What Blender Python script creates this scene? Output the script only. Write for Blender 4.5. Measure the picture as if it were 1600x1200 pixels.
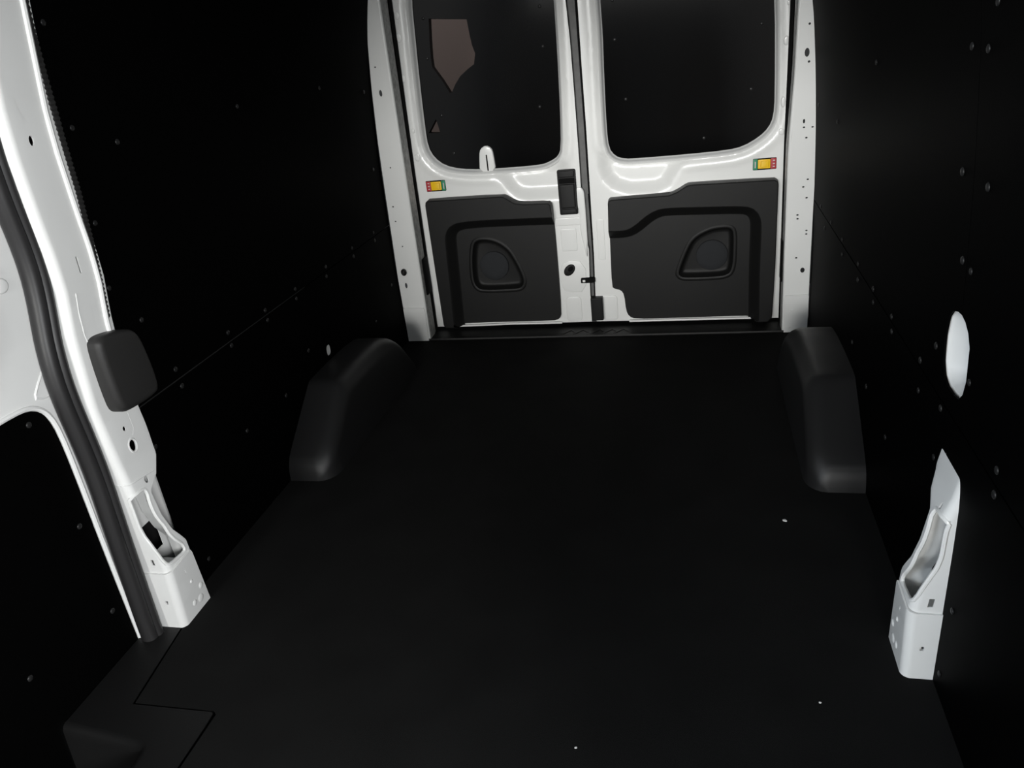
import bpy, bmesh, math, random
import numpy as np
from mathutils import Vector, Matrix
from mathutils.geometry import tessellate_polygon

for o in list(bpy.data.objects):
    bpy.data.objects.remove(o)
S = bpy.context.scene
COL = S.collection
rng = random.Random(4)

# ------------------------------------------------------------------ camera
# X: to the right, Y: towards the rear doors, Z: up, metres; z = 0 is the cargo floor
cam_data = bpy.data.cameras.new('camera')
cam = bpy.data.objects.new('camera', cam_data)
COL.objects.link(cam)
cam_data.sensor_fit = 'HORIZONTAL'
cam_data.sensor_width = 36.0
cam_data.lens = 36.0 * 1197.33 / 1600.0
cam_data.clip_start = 0.02
_r = Vector((0.97282633, 0.20459288, -0.10840063))
_u = Vector((0.0091706, 0.4337654, 0.90097918))
_f = Vector((-0.23135436, 0.87749036, -0.42010216))
cam.matrix_world = Matrix(((_r.x, _u.x, -_f.x, 0.41909),
                           (_r.y, _u.y, -_f.y, 0.0),
                           (_r.z, _u.z, -_f.z, 1.26974),
                           (0, 0, 0, 1)))
S.camera = cam

# ------------------------------------------------------------------ world, exposure
world = bpy.data.worlds.new('showroom_light')
S.world = world
world.use_nodes = True
bg = world.node_tree.nodes['Background']
bg.inputs['Color'].default_value = (0.84, 0.92, 1.0, 1)
bg.inputs['Strength'].default_value = 0.3
S.view_settings.view_transform = 'Standard'
S.view_settings.look = 'None'
S.view_settings.gamma = 1.0
S.view_settings.use_curve_mapping = False
S.view_settings.exposure = 0.9


def area(name, loc, target, sx, sy, power, color):
    l = bpy.data.lights.new(name, 'AREA')
    l.shape = 'RECTANGLE'; l.size = sx; l.size_y = sy; l.energy = power; l.color = color
    o = bpy.data.objects.new(name, l)
    COL.objects.link(o)
    o.location = loc
    o.rotation_euler = (Vector(target) - Vector(loc)).to_track_quat('-Z', 'Y').to_euler()
    return o


# daylight from the showroom windows ahead of the van, coming in through the cab
area('showroom_window', (-0.8, -12.0, 3.1), (0, 3.2, 0.7), 7.0, 2.4, 1230, (1.0, 0.995, 0.97))
area('cab_window_daylight', (2.0, -1.35, 1.55), (-0.9, 1.1, 0.8), 1.1, 0.9, 108, (0.98, 0.99, 1.0))
area('cab_window_daylight', (-2.0, -1.35, 1.55), (0.88, 1.3, 0.5), 1.1, 0.9, 46, (0.78, 0.88, 1.0))

# ------------------------------------------------------------------ materials
def mat(name, color, rough=0.5, metal=0.0, spec=0.5, coat=0.0, bump=None, var=None):
    m = bpy.data.materials.new(name)
    m.use_nodes = True
    nt = m.node_tree
    b = nt.nodes['Principled BSDF']
    b.inputs['Base Color'].default_value = (*color, 1)
    b.inputs['Roughness'].default_value = rough
    b.inputs['Metallic'].default_value = metal
    b.inputs['Specular IOR Level'].default_value = spec
    b.inputs['Coat Weight'].default_value = coat
    b.inputs['Coat Roughness'].default_value = 0.1
    tc = nt.nodes.new('ShaderNodeTexCoord')
    if var:      # (scale, darker, lighter)
        n = nt.nodes.new('ShaderNodeTexNoise')
        n.inputs['Scale'].default_value = var[0]
        n.inputs['Detail'].default_value = 6
        r = nt.nodes.new('ShaderNodeValToRGB')
        r.color_ramp.elements[0].position = 0.3
        r.color_ramp.elements[1].position = 0.72
        r.color_ramp.elements[0].color = (*[c * var[1] for c in color], 1)
        r.color_ramp.elements[1].color = (*[min(1, c * var[2]) for c in color], 1)
        nt.links.new(tc.outputs['Object'], n.inputs['Vector'])
        nt.links.new(n.outputs['Fac'], r.inputs['Fac'])
        nt.links.new(r.outputs['Color'], b.inputs['Base Color'])
    if bump:     # (scale, strength)
        n2 = nt.nodes.new('ShaderNodeTexNoise')
        n2.inputs['Scale'].default_value = bump[0]
        n2.inputs['Detail'].default_value = 3
        bp = nt.nodes.new('ShaderNodeBump')
        bp.inputs['Strength'].default_value = bump[1]
        bp.inputs['Distance'].default_value = 0.002
        nt.links.new(tc.outputs['Object'], n2.inputs['Vector'])
        nt.links.new(n2.outputs['Fac'], bp.inputs['Height'])
        nt.links.new(bp.outputs['Normal'], b.inputs['Normal'])
    return m


WHITE = mat('white_paint', (0.76, 0.765, 0.75), 0.34, coat=0.4)
SHADED_SEALER = mat('shaded_speckled_sealer', (0.52, 0.52, 0.50), 0.5, var=(60, 0.7, 1.35), bump=(120, 0.4))  # speckled sealer; shade of the side face is also put into its grey
CAVITY = mat('darkened_inner_steel', (0.015, 0.015, 0.015), 0.8, spec=0.1)  # inner steel, colour lowered to carry the shade inside the holes
FLANGEM = mat('dull_grey_sealer', (0.10, 0.10, 0.098), 0.6, var=(40, 0.85, 1.2))
LINER = mat('black_liner', (0.0012, 0.0012, 0.0012), 0.5, spec=0.008, bump=(500, 0.15))
RUBBER = mat('black_rubber_mat', (0.0118, 0.0118, 0.0116), 0.7, spec=0.02, var=(7, 0.9, 1.12), bump=(700, 0.5))
PLASTIC = mat('black_moulded_plastic', (0.0075, 0.0075, 0.0074), 0.45, spec=0.22, bump=(900, 0.25))
STEPM = mat('black_step_plastic', (0.0062, 0.0062, 0.0062), 0.5, spec=0.25, bump=(900, 0.25))
ARCH = mat('charcoal_arch_plastic', (0.0115, 0.0115, 0.0118), 0.42, spec=0.3, bump=(900, 0.2))
PADM = mat('dark_grey_pad_plastic', (0.022, 0.0215, 0.021), 0.5, spec=0.3, bump=(900, 0.2))
SEAL = mat('black_seal_rubber', (0.018, 0.0175, 0.018), 0.42, spec=0.4)
GAPM = mat('black_gap_seal', (0.004, 0.004, 0.004), 0.8, spec=0.1)
SCREWM = mat('dark_screw_head', (0.013, 0.013, 0.013), 0.4, spec=0.3)
GRILLE = mat('speaker_cloth', (0.022, 0.0235, 0.026), 0.7, spec=0.3, bump=(1500, 0.8))
YELLOW = mat('yellow_plastic', (0.85, 0.52, 0.01), 0.35)
RED = mat('red_plastic', (0.38, 0.02, 0.03), 0.4)
GREEN = mat('green_plastic', (0.01, 0.22, 0.11), 0.4)
PRINT = mat('pale_print', (0.6, 0.5, 0.5), 0.5)
HEADLINER = mat('grey_headliner', (0.25, 0.25, 0.24), 0.8)
BEIGE = mat('beige_wall_paint', (0.75, 0.56, 0.48), 0.7)
DARKPAINT = mat('black_mask_paint', (0.008, 0.008, 0.008), 0.6, spec=0.2)
SEATM = mat('dark_seat_cloth', (0.02, 0.02, 0.021), 0.9, spec=0.1, bump=(400, 0.4))
SCRAP = mat('white_scrap', (0.7, 0.7, 0.68), 0.6)
OUTFLOOR = mat('grey_showroom_floor', (0.12, 0.12, 0.12), 0.5)


def smoked_glass():
    m = bpy.data.materials.new('smoked_glass')
    m.use_nodes = True
    nt = m.node_tree
    nt.nodes.clear()
    out = nt.nodes.new('ShaderNodeOutputMaterial')
    tr = nt.nodes.new('ShaderNodeBsdfTransparent')
    tr.inputs['Color'].default_value = (0.40, 0.385, 0.375, 1)
    gl = nt.nodes.new('ShaderNodeBsdfGlossy')
    gl.inputs['Roughness'].default_value = 0.12
    gl.inputs['Color'].default_value = (0.9, 0.9, 0.9, 1)
    fr = nt.nodes.new('ShaderNodeFresnel')
    fr.inputs['IOR'].default_value = 1.10
    mx = nt.nodes.new('ShaderNodeMixShader')
    nt.links.new(fr.outputs[0], mx.inputs[0])
    nt.links.new(tr.outputs[0], mx.inputs[1])
    nt.links.new(gl.outputs[0], mx.inputs[2])
    nt.links.new(mx.outputs[0], out.inputs[0])
    return m


GLASS = smoked_glass()


# ------------------------------------------------------------------ helpers
def tag(o, label=None, cat=None, group=None, kind=None):
    if label: o['label'] = label
    if cat: o['category'] = cat
    if group: o['group'] = group
    if kind: o['kind'] = kind
    return o


def link(name, me, m, parent=None, loc=None):
    o = bpy.data.objects.new(name, me)
    COL.objects.link(o)
    if m is not None and not me.materials:
        me.materials.append(m)
    if parent: o.parent = parent
    if loc: o.location = loc
    return o


def empty(name, loc=(0, 0, 0)):
    o = bpy.data.objects.new(name, None)
    COL.objects.link(o)
    o.empty_display_size = 0.1
    o.location = loc
    bpy.context.view_layer.update()
    return o


def from_bm(name, bm, m, parent=None, smooth=True, split=35):
    me = bpy.data.meshes.new(name)
    bmesh.ops.recalc_face_normals(bm, faces=bm.faces[:])
    bm.to_mesh(me)
    bm.free()
    if smooth:
        for p in me.polygons: p.use_smooth = True
    o = link(name, me, m, parent)
    if smooth and split:
        es = o.modifiers.new('split', 'EDGE_SPLIT')
        es.split_angle = math.radians(split)
    return o


def chaikin(P, n=1, closed=True):
    P = [tuple(p) for p in P]
    for _ in range(n):
        Q = []
        N = len(P)
        if not closed: Q.append(P[0])
        for i in range(N if closed else N - 1):
            a = P[i]; b = P[(i + 1) % N]
            Q.append(tuple(0.75 * x + 0.25 * y for x, y in zip(a, b)))
            Q.append(tuple(0.25 * x + 0.75 * y for x, y in zip(a, b)))
        if not closed: Q.append(P[-1])
        P = Q
    return P


def resample(P, n, closed=True):
    A = np.array(P + ([P[0]] if closed else []), float)
    d = np.r_[0, np.cumsum(np.linalg.norm(np.diff(A, axis=0), axis=1))]
    t = np.linspace(0, d[-1], n + (1 if closed else 0))
    R = np.stack([np.interp(t, d, A[:, k]) for k in range(A.shape[1])], 1)
    return [tuple(x) for x in (R[:-1] if closed else R)]


def ccw(P):
    a = sum(P[i][0] * P[(i + 1) % len(P)][1] - P[(i + 1) % len(P)][0] * P[i][1] for i in range(len(P)))
    return list(P) if a > 0 else list(P)[::-1]


def inset(P, d, closed=True):
    """offset a CCW polygon inwards by d (negative: outwards); an open line to its left"""
    A = np.array(P, float)
    N = len(A)
    out = []
    for i in range(N):
        if closed:
            a, b, c = A[i - 1], A[i], A[(i + 1) % N]
        else:
            a, b, c = A[max(0, i - 1)], A[i], A[min(N - 1, i + 1)]
        e1 = b - a; e2 = c - b
        l1 = np.linalg.norm(e1); l2 = np.linalg.norm(e2)
        n1 = np.array((-e1[1], e1[0])) / l1 if l1 > 1e-9 else None
        n2 = np.array((-e2[1], e2[0])) / l2 if l2 > 1e-9 else None
        if n1 is None: n1 = n2
        if n2 is None: n2 = n1
        n = n1 + n2
        k = 1 + float(n1 @ n2)
        out.append(tuple(b + n * d / max(k, 0.5)))
    return out


def rrect(x0, x1, z0, z1, r, n=4):
    P = []
    for cx, cz, a0 in ((x1 - r, z0 + r, -90), (x1 - r, z1 - r, 0), (x0 + r, z1 - r, 90), (x0 + r, z0 + r, 180)):
        for k in range(n + 1):
            a = math.radians(a0 + 90 * k / n)
            P.append((cx + r * math.cos(a), cz + r * math.sin(a)))
    return P


def ellipse(cx, cz, rx, rz, n=16, rot=0.0):
    c, s = math.cos(rot), math.sin(rot)
    return [(cx + rx * math.cos(2 * math.pi * k / n) * c - rz * math.sin(2 * math.pi * k / n) * s,
             cz + rx * math.cos(2 * math.pi * k / n) * s + rz * math.sin(2 * math.pi * k / n) * c) for k in range(n)]


def loft(bm, rings, cap0=True, cap1=True, closed=True):
    V = [[bm.verts.new(p) for p in r] for r in rings]
    n = len(V[0])
    for a, b in zip(V[:-1], V[1:]):
        for i in range(n if closed else n - 1):
            j = (i + 1) % n
            try: bm.faces.new((a[i], a[j], b[j], b[i]))
            except ValueError: pass
    for do, L in ((cap0, V[0]), (cap1, V[-1])):
        if do:
            for t in tessellate_polygon([[v.co for v in L]]):
                try: bm.faces.new([L[i] for i in t])
                except ValueError: pass
    return V


def slab(name, P, back, front, m, parent, r=0.002, frame='door', steps=3, draft=0.0):
    """a plate standing on `back`, its face at `front`, the rim rounded by r. frame maps (a, b, depth) to space"""
    P = ccw(P)
    F = FR[frame]
    rings = [[F(a, b, back) for a, b in P]]
    sg = 1 if front > back else -1
    for k in range(steps + 1):
        t = math.pi / 2 * k / steps
        d = draft + r * (1 - math.cos(t))
        dep = front - sg * r * (1 - math.sin(t))
        rings.append([F(a, b, dep) for a, b in inset(P, d)])
    bm = bmesh.new()
    loft(bm, rings)
    bmesh.ops.triangulate(bm, faces=[f for f in bm.faces if len(f.verts) > 4])
    return from_bm(name, bm, m, parent)


FR = {
    'door': lambda a, b, d: (a, d, b),              # (x, z), depth = y
    'wall': lambda a, b, d: (d, a, b),              # (y, z), depth = x
    'floor': lambda a, b, d: (a, b, d),             # (x, y), depth = z
}


def sheet(name, outer, holes, fmap, m, parent, us=(), vs=(), thick=0.002, smooth=True, split=35):
    """sheet metal: a polygon with holes cut along grid lines and laid on a surface fmap(u, v) -> xyz"""
    outer = ccw(outer)
    loops = [outer] + [ccw(h)[::-1] for h in holes]
    flat = [Vector((p[0], p[1], 0)) for L in loops for p in L]
    tris = tessellate_polygon([[Vector((p[0], p[1], 0)) for p in L] for L in loops])
    bm = bmesh.new()
    V = [bm.verts.new(p) for p in flat]
    for t in tris:
        try: bm.faces.new([V[i] for i in t])
        except ValueError: pass
    for vals, no in ((us, (1, 0, 0)), (vs, (0, 1, 0))):
        for c in vals:
            co = (c, 0, 0) if no[0] else (0, c, 0)
            bmesh.ops.bisect_plane(bm, geom=bm.verts[:] + bm.edges[:] + bm.faces[:], dist=1e-5, plane_co=co, plane_no=no)
    bmesh.ops.recalc_face_normals(bm, faces=bm.faces[:])
    A = np.array([v.co[:2] for v in bm.verts]).reshape(-1, 2)
    X = np.asarray(fmap(A[:, 0], A[:, 1]))
    for v, p in zip(bm.verts, X): v.co = p
    me = bpy.data.meshes.new(name)
    bm.to_mesh(me)
    bm.free()
    for p in me.polygons: p.use_smooth = smooth
    o = link(name, me, m, parent)
    if thick:
        so = o.modifiers.new('thickness', 'SOLIDIFY')
        so.thickness = thick
        so.offset = 0
    if smooth:
        es = o.modifiers.new('split', 'EDGE_SPLIT')
        es.split_angle = math.radians(split)
    return o


def tube(name, path, r, m, parent, n=10, closed=False, flat=1.0, up=(1, 0, 0)):
    P = [Vector(p) for p in path]
    N = len(P)
    rings = []
    for i in range(N):
        if closed: t = P[(i + 1) % N] - P[i - 1]
        else: t = P[min(N - 1, i + 1)] - P[max(0, i - 1)]
        t.normalize()
        a = Vector(up); a = (a - t * a.dot(t)).normalized()
        b = t.cross(a)
        rr = r[i] if isinstance(r, (list, tuple)) else r
        rings.append([tuple(P[i] + a * (rr * math.cos(2 * math.pi * k / n)) + b * (rr * flat * math.sin(2 * math.pi * k / n))) for k in range(n)])
    if closed: rings.append(rings[0])
    bm = bmesh.new()
    loft(bm, rings, not closed, not closed)
    if closed: bmesh.ops.remove_doubles(bm, verts=bm.verts[:], dist=1e-6)
    return from_bm(name, bm, m, parent)


def sdf(P, x, z):
    """signed distance to a polygon, negative inside"""
    A = np.array(P, float); B = np.roll(A, -1, 0)
    d2 = np.full(x.shape, 1e9); ins = np.zeros(x.shape, bool)
    for a, b in zip(A, B):
        e = b - a
        t = np.clip(((x - a[0]) * e[0] + (z - a[1]) * e[1]) / max(e @ e, 1e-12), 0, 1)
        d2 = np.minimum(d2, (x - a[0] - t * e[0]) ** 2 + (z - a[1] - t * e[1]) ** 2)
        c = ((a[1] > z) != (b[1] > z)) & (x < (b[0] - a[0]) * (z - a[1]) / (b[1] - a[1] + 1e-12) + a[0])
        ins ^= c
    return np.where(ins, -1, 1) * np.sqrt(d2)


def sstep(x, a, b):
    t = np.clip((x - a) / (b - a), 0, 1)
    return t * t * (3 - 2 * t)


ZW = np.array([-.4, 0, .35, .6, .8, 1.0, 1.22, 1.42, 1.6, 1.75])
XW = np.array([.88, .88, .88, .874, .868, .857, .838, .80, .74, .62])
_zf = np.linspace(-.4, 1.75, 216)
_xf = np.interp(_zf, ZW, XW)
_xf[5:-5] = np.convolve(np.pad(_xf, 7, mode='edge'), np.ones(15) / 15, 'valid')[5:-5]


def W(z):
    """half width of the cargo space at height z: the sides lean in towards the roof"""
    return np.interp(z, _zf, _xf)


def wallmap(side, off=0.0):
    return lambda y, z: np.stack([side * (W(z) + off), y, z], 1)


VS = list(np.arange(0.05, 1.66, 0.05))


# ------------------------------------------------------------------ the setting: floor, ceiling, walls
step = [(-0.90, -0.4), (-0.705, -0.4), (-0.705, 0.86)]
mat_poly = [(-0.60, -0.4), (0.885, -0.4), (0.885, 3.13), (-0.885, 3.13), (-0.885, 1.30), (-0.835, 1.25), (-0.802, 1.02), (-0.603, 1.02),
            (-0.593, 1.012), (-0.593, 0.98)]
floor = sheet('floor', mat_poly, [], lambda x, y: np.stack([x, y, 0 * x], 1), RUBBER, None, thick=0.0)
floor.modifiers.clear()
tag(floor, 'black rubber cargo floor mat between the two wheel arches', 'floor', kind='structure')
# moulded step trim round the sliding door's step well
well = chaikin([(-0.688, -0.4), (-0.688, 0.88), (-0.695, 0.918), (-0.715, 0.932), (-0.78, 0.942), (-0.93, 0.957)], 2, closed=False)
trim_poly = [(-0.598, -0.4), (-0.598, 0.98), (-0.60, 1.012), (-0.607, 1.0165), (-0.8055, 1.0165), (-0.8385, 1.25), (-0.89, 1.302), (-0.93, 1.302)] + well[::-1]
st = empty('trim_1', (-0.75, 0.9, 0))
tag(st, 'black moulded step trim around the step well below the sliding door', 'step trim', kind='structure')
MI = lambda o, p: setattr(o, 'matrix_parent_inverse', p.matrix_world.inverted())
a = sheet('step_plate', trim_poly, [], lambda x, y: np.stack([x, y, 0 * x + 0.001], 1), STEPM, st, thick=0.0); MI(a, st); a.modifiers.clear()
rings = []
for d, z in ((0, .001), (.006, .0005), (.012, -.004), (.016, -.012), (.018, -.03), (.03, -.17), (.035, -.18), (.05, -.185), (.2, -.185)):
    rings.append([(x, y, z) for x, y in inset(well, d, closed=False)])
bm = bmesh.new(); loft(bm, rings, False, False, closed=False)
a = from_bm('step_well', bm, STEPM, st, split=60); MI(a, st)

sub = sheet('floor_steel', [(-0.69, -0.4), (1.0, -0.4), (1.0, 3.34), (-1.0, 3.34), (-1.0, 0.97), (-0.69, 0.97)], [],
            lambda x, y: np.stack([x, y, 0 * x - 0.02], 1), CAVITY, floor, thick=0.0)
sub.modifiers.clear()

# rear sill with its scuff plate
sill = slab('trim_2', [(-0.80, 3.128), (0.80, 3.128), (0.80, 3.30), (-0.80, 3.30)], -0.03, 0.006, PLASTIC, None, r=0.004, frame='floor')
tag(sill, 'black plastic scuff plate on the sill below the rear doors', 'sill', kind='structure')
for k, x in enumerate((-0.13, -0.075, 0.0, 0.055, 0.105)):
    P = [(x - .03, 3.15), (x - .018, 3.15), (x + .012, 3.19), (x + .03, 3.165), (x + .042, 3.165), (x + .012, 3.205)]
    slab('tread_mark', P, 0.005, 0.0085, PLASTIC, sill, r=0.001, frame='floor')
tube('sill_edge', [(-0.775, 3.128, 0.006), (0.79, 3.128, 0.006)], 0.0025, PADM, sill, n=8, up=(0, 0, 1))

# roof
ceil = sheet('ceiling', [(-0.63, -0.4), (0.63, -0.4), (0.63, 3.34), (-0.63, 3.34)], [], lambda x, y: np.stack([x, y, 1.75 - 0.06 * (x / .63) ** 2], 1),
             HEADLINER, None, us=list(np.arange(-.6, .61, .1)), thick=0.01)
tag(ceil, 'grey roof lining above the cargo space', 'ceiling', kind='structure')

# screws
bm = bmesh.new()
rings = []
for r_, h_ in ((.007, 0), (.007, .001), (.0062, .002), (.0042, .0029), (.0016, .0033)):
    rings.append([(h_, r_ * math.cos(2 * math.pi * k / 10), r_ * math.sin(2 * math.pi * k / 10)) for k in range(10)])
loft(bm, rings)
bmesh.ops.recalc_face_normals(bm, faces=bm.faces[:])
SCREW = bpy.data.meshes.new('screw')
bm.to_mesh(SCREW); bm.free()
SCREW.materials.append(SCREWM)
for p in SCREW.polygons: p.use_smooth = True


def screw(parent, loc, direction, s=1.0):
    o = bpy.data.objects.new('screw', SCREW)
    COL.objects.link(o)
    o.parent = parent
    o.matrix_parent_inverse = parent.matrix_world.inverted()
    o.location = loc
    o.rotation_euler = Vector(direction).to_track_quat('X', 'Z').to_euler()
    o.scale = (s, s, s)
    return o


def wall_screws(panel, side, L):
    for y, z in L:
        screw(panel, (side * (float(W(z)) - 0.002), y, z), (-side, 0, 0), rng.uniform(.9, 1.1))


# --- left wall: two liner panels behind the sliding door
wl = empty('wall_left', (-0.9, 2.2, 0))
tag(wl, 'glossy black liner covering the side wall behind the sliding door', 'wall', kind='structure')
US = [1.6, 1.9, 2.2, 2.5, 2.8]
up_edge = [(1.385, 1.62), (1.39, 1.415), (1.403, 1.304), (1.413, 1.214), (1.419, 1.053), (1.416, .957), (1.405, .844), (1.392, .746), (1.390, .547)]
up = sheet('liner_panel', [(3.135, .547), (3.135, 1.70), (1.385, 1.70)] + up_edge, [], wallmap(-1), LINER, wl, us=US, vs=VS, thick=0.004)
lo = sheet('liner_panel', [(1.388, 0.0), (3.135, 0.0), (3.135, .5435), (1.388, .5435)], [rrect(2.356, 2.392, .258, .298, .014)],
           wallmap(-1), LINER, wl, us=US, vs=VS, thick=0.004)
for o in (up, lo): MI(o, wl)
up['label'] = 'upper black liner panel'; lo['label'] = 'lower black liner panel'
wall_screws(up, -1, [(1.425, 1.376), (1.447, 1.179), (1.573, 1.132), (1.440, .981), (1.425, .837), (1.496, .733), (1.561, .573), (1.814, .572), (2.026, .561),
                     (2.231, .56), (2.476, .561), (2.72, .561), (2.95, .561), (2.1, 1.15), (2.65, 1.15), (3.05, 1.1), (3.05, .8)])
wall_screws(lo, -1, [(1.567, .523), (1.815, .532), (2.027, .528), (2.226, .528), (2.466, .528), (2.72, .528), (2.95, .528), (2.231, .337), (2.821, .217),
                     (2.028, .265), (1.781, .271), (1.412, .431), (1.463, .048), (3.05, .3)])
sk = sheet('outer_skin', [(-1.5, -.25), (3.34, -.25), (3.34, 1.74), (-.12, 1.74), (-.12, .72), (-1.5, .70)], [], wallmap(-1, 0.11), CAVITY, wl, vs=VS, thick=0.003); MI(sk, wl)  # unseen forward part below the cab window added to block low light
bk = sheet('inner_skin', rrect(2.33, 2.42, .2, .36, .01), [], wallmap(-1, 0.0035), WHITE, wl, thick=0.002); MI(bk, wl)
bk['label'] = 'white painted steel showing through a slot in the liner'
# ribbed rubber edging along the front edge of the upper liner panel
n = 170
zz = np.linspace(0.78, 1.62, n)
ye = np.interp(zz, [p[1] for p in up_edge[::-1]], [p[0] for p in up_edge[::-1]])
path = [(-(float(W(z)) - 0.006), float(y) - 0.010, float(z)) for y, z in zip(ye, zz)]
a = tube('edge_trim', path, [0.0075 if i % 2 else 0.0055 for i in range(n)], PADM, wl, n=8, flat=1.5); MI(a, wl)
a['label'] = 'ribbed dark rubber edging'

a = tube('edge_glint', [(-(float(W(.5445)) - .001), y, .5445) for y in (1.40, 1.6, 1.8, 2.0, 2.3)], [.0018, .0018, .0016, .0012, .0008], SCREWM, lo, n=6, up=(1, 0, 0)); a['label'] = 'paler tube for light caught on the liner edge at the joint'  # paler tapered tube: light caught along the liner edge, put in as colour
# --- right wall: four liner panels with cut-outs over the post
wr = empty('wall_right', (0.9, 1.5, 0))
tag(wr, 'black liner covering the long side wall opposite the sliding door', 'wall', kind='structure')
J = 1.366
cut_r = [(J + .001, .587), (1.40, .587), (1.425, .597), (1.440, .62), (1.443, .67), (1.432, .71), (1.412, .73), (1.385, .738), (J + .001, .739)]
cut_f = [(J - .001, .739), (1.345, .734), (1.325, .721), (1.311, .70), (1.309, .64), (1.318, .61), (1.335, .592), (J - .001, .587)]
ur = sheet('liner_panel', [(J + .001, .547)] + cut_r + [(J + .001, 1.70), (3.135, 1.70), (3.135, .547)], [], wallmap(1), LINER, wr, us=US, vs=VS, thick=0.004)
uf = sheet('liner_panel', [(J - .001, 1.70)] + cut_f + [(J - .001, .547), (-.12, .547), (-.12, 1.70)], [], wallmap(1), LINER, wr, us=[0, .3, .6, .9], vs=VS, thick=0.004)
lr = sheet('liner_panel', [(J + .001, .543), (J + .001, .452), (1.395, .450), (1.40, .36), (1.40, 0), (3.135, 0), (3.135, .543)], [], wallmap(1), LINER, wr, us=US, vs=VS, thick=0.004)
lf = sheet('liner_panel', [(J - .001, .543), (-.12, .543), (-.12, 0), (1.268, 0), (1.268, .38), (1.276, .43), (1.29, .45), (J - .001, .451)], [], wallmap(1), LINER, wr,
           us=[0, .3, .6, .9], vs=VS, thick=0.004)
for o, t in ((ur, 'upper rear black liner panel'), (uf, 'upper front black liner panel'), (lr, 'lower rear black liner panel'), (lf, 'lower front black liner panel')):
    MI(o, wr); o['label'] = t
wall_screws(ur, 1, [(1.405, 1.166), (1.422, .972), (1.387, .83), (2.503, .56), (2.246, .56), (2.04, .556), (1.834, .558), (1.578, .56), (1.486, .631), (2.72, .56), (2.95, .56),
                    (2.653, .894), (3.05, .9), (2.1, 1.1)])
wall_screws(uf, 1, [(1.331, 1.166), (1.298, .972), (1.342, .825), (1.292, .646), (1.133, .572), (1.295, 1.229), (.9, .572), (.7, .572)])
wall_screws(lr, 1, [(2.495, .515), (2.236, .517), (2.031, .523), (1.823, .525), (1.571, .494), (1.421, .53), (1.43, .417), (1.795, .255), (2.038, .276), (2.262, .315), (2.845, .508)])
wall_screws(lf, 1, [(1.129, .530), (1.223, .212), (1.233, .046), (.9, .53), (.7, .53), (.85, .05)])
sk = sheet('outer_skin', [(-1.5, -.25), (3.34, -.25), (3.34, 1.74), (-.12, 1.74), (-.12, .72), (-1.5, .70)], [], wallmap(1, 0.11), CAVITY, wr, vs=VS, thick=0.003); MI(sk, wr)  # same unseen forward part, added to block low light
# white pressed dish behind the upper cut-out
cut = ccw(cut_r + cut_f)
cut = resample(chaikin(cut, 1), 48)
rings = []
for d, x, dy in ((-.012, .884, 0), (-.004, .884, 0), (.001, .888, 0), (.014, .918, -.008), (.0155, .9195, -.009), (.022, .920, -.010)):
    rings.append([(x - .88 + float(W(q[1])), q[0] + dy, q[1] + dy * .3) for q in inset(cut, d)])
bm = bmesh.new(); loft(bm, rings, False, True)
bmesh.ops.triangulate(bm, faces=[f for f in bm.faces if len(f.verts) > 4])
a = from_bm('recess_dish', bm, WHITE, wr, split=30); MI(a, wr)
a['label'] = 'white pressed steel dish showing through the cut-out'


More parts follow.
